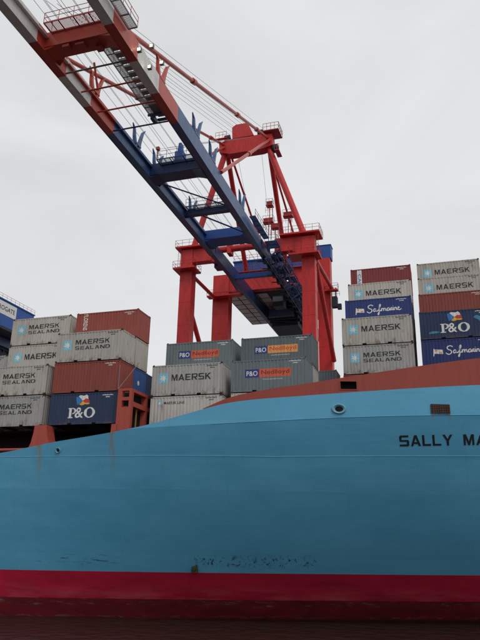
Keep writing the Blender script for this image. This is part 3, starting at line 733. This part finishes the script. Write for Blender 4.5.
# inner ledge (light strip) on the left girder
b = MB(); b.box(GL[1]+.002, GL[1]+.32, 24.2, 43.8, ZB+1.35, ZB+1.5, 0); b.box(GL[1]+.002, GL[1]+.32, 43.8, 53.7, ZB+1.35, ZB+1.5, 1); b.box(GL[1]+.002, GL[1]+.32, 53.7, 88, ZB+1.35, ZB+1.5, 2)
part(b, 'girder_ledge', [m_white, m_bred, m_gird])
def xbeam(y0, y1, z0, z1, m, haunch=True):
    b = MB(); xa, xb = GL[1], GR[0]; b.box(xa, xb, y0, y1, z0, z1)
    if haunch:
        for s_, x in ((1, xa), (-1, xb)):
            for zz0, zz1 in ((z0-.35, z0),):
                b.prism([(x, zz0), (x+s_*1.3, zz1), (x, zz1)], 'y', y0+.05, y1-.05)
        for s_, x in ((1, xa), (-1, xb)): b.prism([(x, y1), (x+s_*1.2, y1), (x, y1+1.0)], 'z', z0+.1, z1-.1)
    return part(b, 'cross_beam', m)
xbeam(40.2, 41.9, 42.35, 44.0, m_bred); xbeam(63.2, 65.3, 42.2, 43.8, m_blue); xbeam(74.9, 75.7, 42.5, 43.3, m_blue, False); walk_late = True
xbeam(83.2, 86.2, 42.6, 44.1, m_house); xbeam(98.6, 99.4, 42.2, 43.0, m_house, False); xbeam(29, 30.4, 42.4, 43.8, m_bred); xbeam(134, 136, 42.2, 43.8, m_dark)
# thin ties
for y, m in ((43.9, m_grid), (50.2, m_bred), (53.7, m_blue), (46.8, m_bred)):
    b = MB(); b.tube((GL[1], y, 42.35), (GR[0], y, 42.35), .09, 8); part(b, 'tie_bar', m)
b = MB(); b.tube((-30.6, 76, 43), (-25.5, 84, 43), .12); b.tube((GL[1], 66, 42.8), (GR[0], 74.7, 42.8), .1); part(b, 'boom_bracing', m_blue)
# red boom-bracing diagonals seen between the girders
b = MB(); b.tube((-31.9, 48.9, 44.0), (-31.6, 47.2, 46.2), .12); part(b, 'boom_bracing', m_bred)
# walkway on the first cross beam
def walkway(x0, x1, y0, y1, z, m, name='walkway', rails=('y0',), mr=None, ribs=True):
    wk = empty_part(name, crane); b = MB()
    b.box(x0, x1, y0, y0+.06, z-.12, z+.02); b.box(x0, x1, y1-.06, y1, z-.12, z+.02)
    b.box(x0, x0+.06, y0+.06, y1-.06, z-.12, z+.02); b.box(x1-.06, x1, y0+.06, y1-.06, z-.12, z+.02)
    lx, ly = x1-x0, y1-y0
    if lx > ly:
        n = int(lx/.11)
        for i in range(1, n): b.box(x0+lx*i/n-.012, x0+lx*i/n+.012, y0+.06, y1-.06, z-.06, z)
        k = max(1, round(lx/1.6))
        for i in range(1, k): b.box(x0+lx*i/k-.05, x0+lx*i/k+.05, y0+.06, y1-.06, z-.13, z-.062)
    else:
        n = int(ly/.11)
        for i in range(1, n): b.box(x0+.06, x1-.06, y0+ly*i/n-.012, y0+ly*i/n+.012, z-.06, z)
        k = max(1, round(ly/1.6))
        for i in range(1, k): b.box(x0+.06, x1-.06, y0+ly*i/k-.05, y0+ly*i/k+.05, z-.13, z-.062)
    part(b, 'grating', m, wk)
    r = MB(); c4 = {'y0': [(x0, y0+.03, z), (x1, y0+.03, z)], 'y1': [(x0, y1-.03, z), (x1, y1-.03, z)], 'x0': [(x0+.03, y0, z), (x0+.03, y1, z)], 'x1': [(x1-.03, y0, z), (x1-.03, y1, z)]}
    for k in rails: r.rail(c4[k])
    part(r, 'railing', mr or m_rail, wk); return wk
walkway(-31.9, -25.7, 38.9, 40.15, 43.9, m_rrail, rails=('y0', 'x0', 'x1'), mr=m_rrail)
walkway(-27.9, -27.0, 41.95, 53.6, 43.3, m_grid, rails=('x0', 'x1'))
walkway(-31.0, -25.7, 61.9, 63.15, 43.5, m_blue, rails=('y0', 'x0'))
walkway(-31.9, -25.6, 73.9, 74.85, 43.4, m_blue, rails=('y0',), mr=m_blue)
walkway(-24.55, -23.6, 33, 41.5, 43.6, m_grid, rails=('x1',), mr=m_rrail)
walkway(-24.30, -23.4, 80, 87.8, 43.9, m_blue, rails=('x1',), mr=m_blue)
# winch box, lattice and cable chain under the walkway
b = MB(); b.box(-26.9, -25.8, 50.9, 52.6, 42.6, 43.2)
for i in range(12): b.box(-26.85+.0, -26.1, 42.4+i*.95, 43.0+i*.95, 42.9, 43.15)
part(b, 'cable_tray', m_grid)
b = MB(); b.box(-27.3, -26.9, 52.4, 53.4, 42.0, 42.5); b.box(-26.7, -25.6, 52.9, 53.2, 42.1, 42.3); b.box(-27.4, -25.6, 51.9, 52.1, 42.1, 42.3); part(b, 'stair', m_blue)
b = MB(); b.box(-29.2, -28.1, 63.3, 64.4, 43.85, 45.2); b.prism([(-28.95, 45.2), (-28.35, 45.2), (-28.45, 46.5), (-28.8, 46.5)], 'y', 63.5, 64.2); part(b, 'winch', m_house)
b = MB(); b.tube((-31.0, 62.2, 43.5), (-31.0, 62.2, 45.4), .06); b.box(-31.2, -30.8, 62.0, 62.4, 45.0, 45.4); part(b, 'lamp_post', m_rrail)
b = MB(); b.box(-30.6, -29.9, 40.3, 40.9, 42.0, 42.34); b.box(-29.3, -28.4, 40.4, 41.2, 42.05, 42.34); b.box(-27.6, -27.0, 41.2, 41.8, 41.95, 42.34)
b.box(-30.6, -27.0, 40.45, 41.3, 42.30, 42.345)
part(b, 'sheave_block', m_rrail)
# horn brackets: pairs of bent prongs that catch the folded stays
def horn(x, y, m, h=3.2):
    b = MB(); z = ZT
    for s_, k in ((-1, .72), (1, 1.)):
        b.beam((x, y+s_*.35, z-.3), (x, y+s_*.75, z+1.2*k), .40, .46, .36, .34)
        b.beam((x, y+s_*.75, z+1.2*k), (x, y+s_*1.25*k, z+h*.8*k), .36, .34, .30, .26)
        b.beam((x, y+s_*1.25*k, z+h*.8*k), (x, y+s_*1.9*k, z+h*1.05*k), .30, .26, .1, .08)
    b.box(x-.25, x+.25, y-.7, y+.7, z-.0, z+.25); part(b, 'stay_bracket', m)
for y, m in ((49.3, m_bred), (59.5, m_gird), (65.2, m_gird), (77.8, m_gird)):
    horn(-32.55, y, m); horn(-24.9, y+.1, m)
# ropes along the boom
b = MB()
for x, z in ((-31.7, 44.6), (-31.2, 45.1), (-30.6, 44.4), (-29.9, 44.9), (-29.3, 44.5), (-28.6, 45.2), (-28.2, 44.4), (-27.1, 44.8), (-26.6, 45.3), (-26.1, 44.6)): b.tube((x, 24, z), (x, 118, z), .022, 5)
part(b, 'hoist_ropes', m_rope)
# portal legs ---------------------------------------------------------
XL, XR = -39.0, -18.0
zq = W0+4.6
for x, y, wx, wy in ((XL, 92.9, 2.15, 1.9), (XR, 92.9, 2.1, 1.9), (XL, 111, 3.3, 2.2), (XR-.6, 111, 2.4, 2.2)):
    b = MB(); top = 45.6 if y < 100 else (48.05 if x < -30 else 49.4)
    b.box(x-wx/2, x+wx/2, y-wy/2, y+wy/2, zq+1.2, top)
    for zz in (12, 17, 22, 27, 32, 36, 40): b.box(x-wx/2-.02, x+wx/2+.02, y-wy/2-.02, y+wy/2+.02, zz, zz+.06)
    part(b, 'leg', m_red)
    # railway bogies under each leg
    bo = MB(); bo.box(x-2.6, x+2.6, y-.5, y+.5, zq+.3, zq+1.2)
    for k in range(4): bo.tube((x-2.1+k*1.4, y-.3, zq-.65), (x-2.1+k*1.4, y+.3, zq-.65), .6, 14); bo.box(x-2.4+k*1.4, x-1.8+k*1.4, y-.45, y+.45, zq-.5, zq+.35)
    part(bo, 'bogie', m_rrail)
b = MB(); b.box(XL+1.2, XR-1.2, 92.2, 93.6, 3.0, 5.0); part(b, 'sill_beam', m_red)
b = MB(); b.box(XL+1.8, XR-1.9, 110.3, 111.7, 3.0, 5.0); part(b, 'sill_beam', m_red)
# waterside upper portal stubs and tube
b = MB(); b.box(XL+1.08, -34.6, 92.1, 93.6, 43.2, 45.6); b.box(-34.6, -33.9, 92.3, 93.4, 43.0, 43.9); part(b, 'portal_beam', m_red)
b = MB(); b.box(-23.6, XR-1.06, 92.1, 93.6, 43.4, 45.8); b.prism([(-20.8, 43.4), (-19.06, 43.4), (-19.06, 42.6)], 'y', 92.1, 93.6); part(b, 'portal_beam', m_red)
b = MB(); b.tube((-34.6, 93, 45.3), (-23.6, 93, 45.3), .55, 12); b.box(-31.9, -31.2, 92.2, 93.8, 44.2, 46.1); part(b, 'portal_tube', m_red, smooth=False)
# landside beam
b = MB(); b.box(XL+1.66, XR-1.82, 110.1, 111.6, 44.4, 48.0); part(b, 'landside_beam', m_red)
# side ties and diagonals
for x, xx in ((XL-.1, XL-1.0), (XR+.9, XR+.9)):
    b = MB(); b.tube((x, 93.8, 42.0), (xx, 110.0, 43.1), .34, 10); part(b, 'side_tie', m_red)
    b = MB(); b.tube((x, 93.8, 41.2 if x > -30 else 36.5), (x, 110, 29.2 if x > -30 else 22), .42, 10); part(b, 'side_diagonal', m_red)
    b = MB(); b.box(x-.45, x+.45, 93.9, 109.8, 9.0, 10.6); part(b, 'side_beam', m_red)
# platforms with rails around leg tops
def collar(x0, x1, y0, y1, z, name='leg_platform', hx0=None, hx1=None, sides='all', m=None):
    p_ = empty_part(name, crane); b = MB()
    if hx0 is None: b.box(x0, x1, y0, y1, z-.28, z)
    else:
        b.box(x0, hx0, y0, y1, z-.28, z); b.box(hx1, x1, y0, y1, z-.28, z); b.box(hx0, hx1, y0, 91.9, z-.28, z)
    part(b, 'deck_plate', m or m_red, p_)
    r = MB(); pts = [(x0, y0, z), (x1, y0, z), (x1, y1, z), (x0, y1, z), (x0, y0, z)]
    r.rail(pts, 1.1, 1.2); part(r, 'railing', m_rrail, p_)
collar(XL-1.9, XL+2.0, 90.6, 93.8, 41.9, hx0=XL-1.1, hx1=XL+1.1)
collar(XR-3.0, XR+1.9, 90.6, 93.8, 42.25, hx0=XR-1.08, hx1=XR+1.08)
collar(XL-1.9, XL+3.2, 91.2, 94.6, 46.0); collar(XR-4.6, XR+2.0, 91.2, 94.6, 46.15)
collar(XL-2.3, XL+4.4, 108.2, 109.8, 43.3)
collar(XR-.4, XR+2.1, 108.8, 109.8, 42.6)
# A-frame
ay = 93
fl = empty_part('a_frame', crane)
for p, q_, r1, r0, nm in (((-33.0, ay, 64.2), (-38.3, ay, 46.0), .52, .52, 'front_leg'), ((-25.0, ay, 64.2), (-18.7, ay, 46.0), .52, .52, 'front_leg'),
                    ((-32.8, ay+.9, 64.2), (-34.0, 110.8, 48.0), .45, .45, 'rear_leg'), ((-25.0, ay+.9, 64.2), (-25.9, 110.8, 48.0), .45, .45, 'rear_leg'),
                    ((-32.2, ay+1, 64.2), (-32.5, 128, 51.5), .2, .2, 'back_stay'), ((-25.2, ay+1, 64.2), (-25.0, 128, 51.5), .2, .2, 'back_stay')):
    b = MB(); b.tube(p, q_, r1, 12, r0); b.tube(q_, Vector(q_)+(Vector(p)-Vector(q_))*.03, r1*1.35, 12); part(b, nm, m_red, fl)
b = MB(); b.prism([(-33.8, 64.0), (-33.9, 65.9), (-32.2, 66.4), (-30.0, 66.4), (-26.3, 66.4), (-24.1, 66.2), (-24.0, 63.9), (-26, 63.4), (-31.8, 63.4)], 'y', ay-.9, ay+.9)
b.prism([(-31.4, 66.4), (-31.5, 68.7), (-30.8, 69.2), (-28.6, 69.2), (-27.4, 66.4)], 'y', ay-1.0, ay+.7)
part(b, 'apex_beam', m_red, fl)
b = MB()
for x, z in ((-32.6, 67.1), (-26.4, 67.1), (-25.0, 66.8), (-23.7, 63.6)):
    b = MB(); b.tube((x-.45, ay, z), (x+.45, ay, z), .75, 14); b.tube((x-.6, ay, z), (x+.6, ay, z), .2, 8); part(b, 'sheave', m_dark, fl)
b = MB(); b.box(-34.4, -32.3, ay-1.6, ay-.95, 66.4, 66.5); b.rail([(-34.4, ay-1.6, 66.5), (-32.3, ay-1.6, 66.5)], 1.2, .7, .035); part(b, 'apex_platform', m_red, fl)
b = MB(); b.box(-25.6, -22.8, ay-1.6, ay+1.4, 66.45, 66.6); b.rail([(-25.6, ay-1.6, 66.6), (-22.8, ay-1.6, 66.6), (-22.8, ay+1.4, 66.6), (-25.6, ay+1.4, 66.6)], 1.3, .7, .04); part(b, 'apex_platform', m_rrail, fl); b = MB()
b.box(-23.6, -22.8, ay-1.2, ay+1.2, 62.5, 62.7); b.rail([(-23.6, ay-1.2, 62.7), (-22.8, ay-1.2, 62.7)], 1., .5, .035); part(b, 'apex_platform', m_rrail, fl)
# forestays
for x, y1, z1, xa in ((-24.95, 41.3, 43.6, -24.9), (-32.7, 43.1, 43.9, -33.0)):
    b = MB(); A = Vector((xa, ay-.5, 65.6)); Bp = Vector((x, y1, z1)); b.tube(Bp, A, .24, 10)
    for t in (.33, .66, .86): 
        c = Bp.lerp(A, t); d = (A-Bp).normalized(); b.tube(c-d*.45, c+d*.45, .36, 10)
    part(b, 'forestay', m_bred)
for x, y1, xa in ((-24.6, 68.0, -24.6), (-32.7, 68.0, -33.0)):
    b = MB(); A = Vector((xa, ay-.6, 65.2)); Bp = Vector((x, y1, 44.2)); b.tube(Bp, A, .25, 10); c = Bp.lerp(A, .5); d = (A-Bp).normalized(); b.tube(c-d*.5, c+d*.5, .37, 10)
    part(b, 'inner_forestay', m_bred)
# rope fan from the apex to the boom
b = MB()
for k in range(9):
    x = -31.5+k*.75; yb = (46, 52, 58)[k % 3]
    b.tube((x, ay-1, 66.9+.15*(k % 3)), (x+.3, 38+k*.6, 45.4), .022, 5)
for k in range(4): b.tube((-31+k*1.5, ay-1, 66.0), (-31+k*1.5, 62, 45.0), .02, 5)
part(b, 'boom_hoist_ropes', m_rope)
b = MB(); b.tube((-30.9, ay+.5, 64), (-30.6, 108, 48), .025, 5); b.tube((-26.4, ay+.5, 64), (-24.6, ay+.5, 46), .025, 5); part(b, 'hanging_cables', m_rope)
# red rig platforms on the legs of the A-frame
for x, y, z, sx in ((-25.2, 95, 53.6, 1.2), (-25.4, 95, 50.4, 1.8), (-22.4, 97, 52.2, 1.7), (-24.2, 95, 49.2, 1.3), (-31.0, 108, 55.6, 1.6)):
    p_ = empty_part('light_platform', crane)
    b = MB(); b.box(x-sx/2, x+sx/2, y-.6, y+.6, z-.12, z); b.box(x-sx/2+.1, x+sx/2-.1, y-.5, y-.2, z+.1, z+.7); b.tube((x, y, z-3.2), (x, y, z), .07, 6); b.tube((x+.5, y, z-3.2), (x+.5, y, z), .07, 6)
    part(b, 'deck_plate', m_rrail, p_); r = MB(); r.rail([(x-sx/2, y-.6, z), (x+sx/2, y-.6, z), (x+sx/2, y+.6, z)], 1.1, .7, .03); r.rail([(x-sx/2, y-.6, z-1.6), (x+sx/2, y-.6, z-1.6)], 1.1, .6, .03); part(r, 'railing', m_rrail, p_)
# ladders
for x, y, z0, z1 in ((XR+1.5, 91.7, 42.3, 46.1), (XL-1.25, 91.7, 41.9, 46), (XR-2.2, 91.9, 42.3, 46)):
    b = MB()
    for dx in (-.22, .22): b.tube((x+dx, y, z0), (x+dx, y, z1), .03, 5)
    zz = z0
    while zz < z1: b.tube((x-.22, y, zz), (x+.22, y, zz), .02, 4); zz += .3
    part(b, 'ladder', m_rrail)
# machinery house
hs = empty_part('machinery_house', crane)
b = MB(); b.box(-37.0, -20.6, 111.7, 131, 45.0, 51.2); part(b, 'house_wall', m_house, hs)
b = MB(); b.box(-37.2, -20.4, 111.5, 131.2, 51.2, 51.45); b.box(-33, -30, 116, 120, 51.45, 52.2); part(b, 'house_roof', m_house, hs)
b = MB()
for i in range(4):
    for j in range(7):
        x0, y0 = -38.6+i*2.1, 112.2+j*2.7; b.box(x0+.12, x0+1.98, y0+.14, y0+2.5, 44.28, 44.34)
part(b, 'floor_panels', m_panel, hs)
b = MB(); b.box(-38.7, -20.6, 111.8, 131.2, 44.36, 44.98); part(b, 'floor_frame', m_dark, hs)
b = MB(); b.rail([(-20.5, 111.6, 51.45), (-20.5, 131, 51.45)], 1.1, 1.6, .035); b.rail([(-37, 111.6, 51.45), (-20.5, 111.6, 51.45)], 1.1, 1.6, .035); part(b, 'railing', m_rrail, hs)
b = MB(); b.box(-19.9, -17.2, 110.0, 112.2, 49.45, 52.1); b.box(-20.0, -17.1, 109.9, 112.3, 52.1, 52.2); part(b, 'electrical_cabin', m_house)
# trolley, operator cab and service walkways at the boom foot
tr = empty_part('trolley', crane)
b = MB(); b.box(-32.0, -25.6, 119, 133.5, 41.5, 42.3); b.box(-31.5, -26, 121, 130, 40.2, 41.5); 
for k in range(7): b.box(-32.0+.0, -25.6, 119.2+k*2.05, 119.5+k*2.05, 41.05, 41.49); b.tube((-31.6, 119.6+k*1.9, 41.0), (-26.0, 120.3+k*1.9, 40.6), .12, 6)
for k in range(6): b.tube((-31.2+k, 118.6, 41.2), (-31.0+k, 121, 42.8), .08, 6)
part(b, 'trolley_frame', m_dark, tr)
b = MB(); b.box(-31.4, -26.2, 118, 119, 41.3, 42.9)
for k in range(5): b.tube((-31+k*1.1, 120+k*.8, 42.3), (-31+k*1.1, 120+k*.8, 43.5), .5, 10)
part(b, 'trolley_sheaves', m_blue, tr)
b = MB(); b.prism([(108.5, 40.0), (110.6, 40.0), (110.6, 41.9), (108, 41.9), (108, 40.7)], 'x', -28, -26); part(b, 'operator_cab', m_dark, tr)
b = MB(); b.add([(-27.95, 107.98, 40.8), (-26.05, 107.98, 40.8), (-26.05, 107.98, 41.7), (-27.95, 107.98, 41.7)], [(0, 1, 2, 3)]); part(b, 'cab_window', m_glass, tr)
rnd = random.Random(3)
for k in range(9):      # stairs and service landings climbing the outer side of the right girder
    y0 = 88.2+k*3.3; z = 43.6-(k % 3)*.9
    walkway(-24.2, -22.3-.1*(k % 2), y0, y0+2.7, z, m_blue, 'service_landing', rails=('x1', 'y0', 'y1'), mr=m_blue)
b = MB()
for k in range(26):
    y0 = 89.0+k*1.15; x = rnd.uniform(-24.4, -22.9); z = rnd.uniform(41.0, 43.6); w_ = rnd.uniform(.15, .6)
    b.box(x, x+w_, y0, y0+rnd.uniform(.3, 1.0), z, z+rnd.uniform(.15, .8))
for k in range(14):
    y0 = 89.0+k*2.1; x = rnd.uniform(-24.3, -22.3); b.tube((x, y0, 40.6), (x, y0, 44.6+rnd.uniform(-.5, .6)), .05, 6)
    b.beam((-24.4, y0, 40.9+.4*(k % 3)), (-22.5, y0+2.2, 43.3), .10, .24)
for z in (41.0, 42.1, 43.2): b.tube((-22.4, 89, z), (-22.4, 119, z), .06, 6); b.tube((-24.2, 89, z-.2), (-24.2, 119, z-.2), .07, 6)
part(b, 'service_equipment', m_blue)
b = MB()
for k in range(9):
    y0 = 91+k*3.1; b = MB(); b.box(-25.3, -24.7, y0, y0+.9, 41.3, 41.95); b.tube((-26.2, y0+.2, 41.6), (-24.3, y0+.4, 41.5), .1, 6); part(b, 'cable_carrier', m_dark)
b = MB()
for y in (99.5,): b.tube((-23.2, y, 41.2), (-23.05, y-.15, 41.1), .09, 8)
part(b, 'work_lamp', emis('work_lamp_glow', (1, .95, .85), 1))
b = MB(); b.box(XR+.9, XR+1.9, 109.0, 110.2, 39.2, 41.2); b.box(XR+1.9, XR+2.6, 109.3, 110, 38.8, 39.8); b.tube((XR+1.6, 109.6, 41), (XR+1.6, 109.6, 43), .12, 8); b.rail([(XR+.9, 109, 41.2), (XR+2.4, 109, 41.2)], .9, .5, .03); part(b, 'cable_reel', m_dark)
# blue parts behind the portal: tie tubes and railings
b = MB(); b.box(-36.5, -20.6, 109.4, 110.05, 48.0, 48.15); b.rail([(-36.5, 109.4, 48.15), (-20.6, 109.4, 48.15)], 1.1, 1.4, .04); part(b, 'landside_walkway', m_rrail)
b = MB(); b.beam((-35.5, 110, 44.4), (-33.9, 96, 43.9), .3, .5); b.box(-34.6, -33.3, 93.7, 95.4, 42.5, 43.6); part(b, 'girder_support', m_blue)
# floodlights
for x, y, z in ((-24.15, 43.0, 42.5), (-23.8, 44.7, 44.3), (-24.15, 45.3, 42.4), (-23.8, 47.1, 44.3)):
    fl_ = empty_part('floodlight', crane)
    b = MB(); b.box(x-.2, x+.2, y, y+.3, z-.2, z+.25); part(b, 'lamp_housing', m_grid, fl_)
    b = MB(); b.box(x-.13, x+.13, y-.03, y-.004, z-.12, z+.14); part(b, 'lamp_glass', m_lamp, fl_)

# neighbouring crane: a copy standing further along the quay, with its sign
nb = copy_tree(crane)
nb.location.x += -76.4
nb['label'] = 'second quay crane, far left, showing only its blue machinery house with a white sign'
nb.name = 'gantry_crane'
sg = empty_part('sign_board', nb)
b = MB(); xs_ = -20.6; b.box(xs_, xs_+.06, 112.3, 123.9, 47.75, 50.85); part(b, 'sign_plate', m_panel if False else m_wht, sg)
vs, fs = text_verts('EUROGATE', .02)
b = MB(); b.add([(xs_+.075, 115.4+u*7.9, 48.75+v*1.15) for u, v in vs], fs); part(b, 'lettering', m_ink, sg)
b = MB(); b.add([(xs_+.075, 117.2+.6*math.cos(a), 48.2+.5*math.sin(a)) for a in [i*math.pi/8 for i in range(16)]], [tuple(range(16))]); part(b, 'emblem', m_fred, sg)
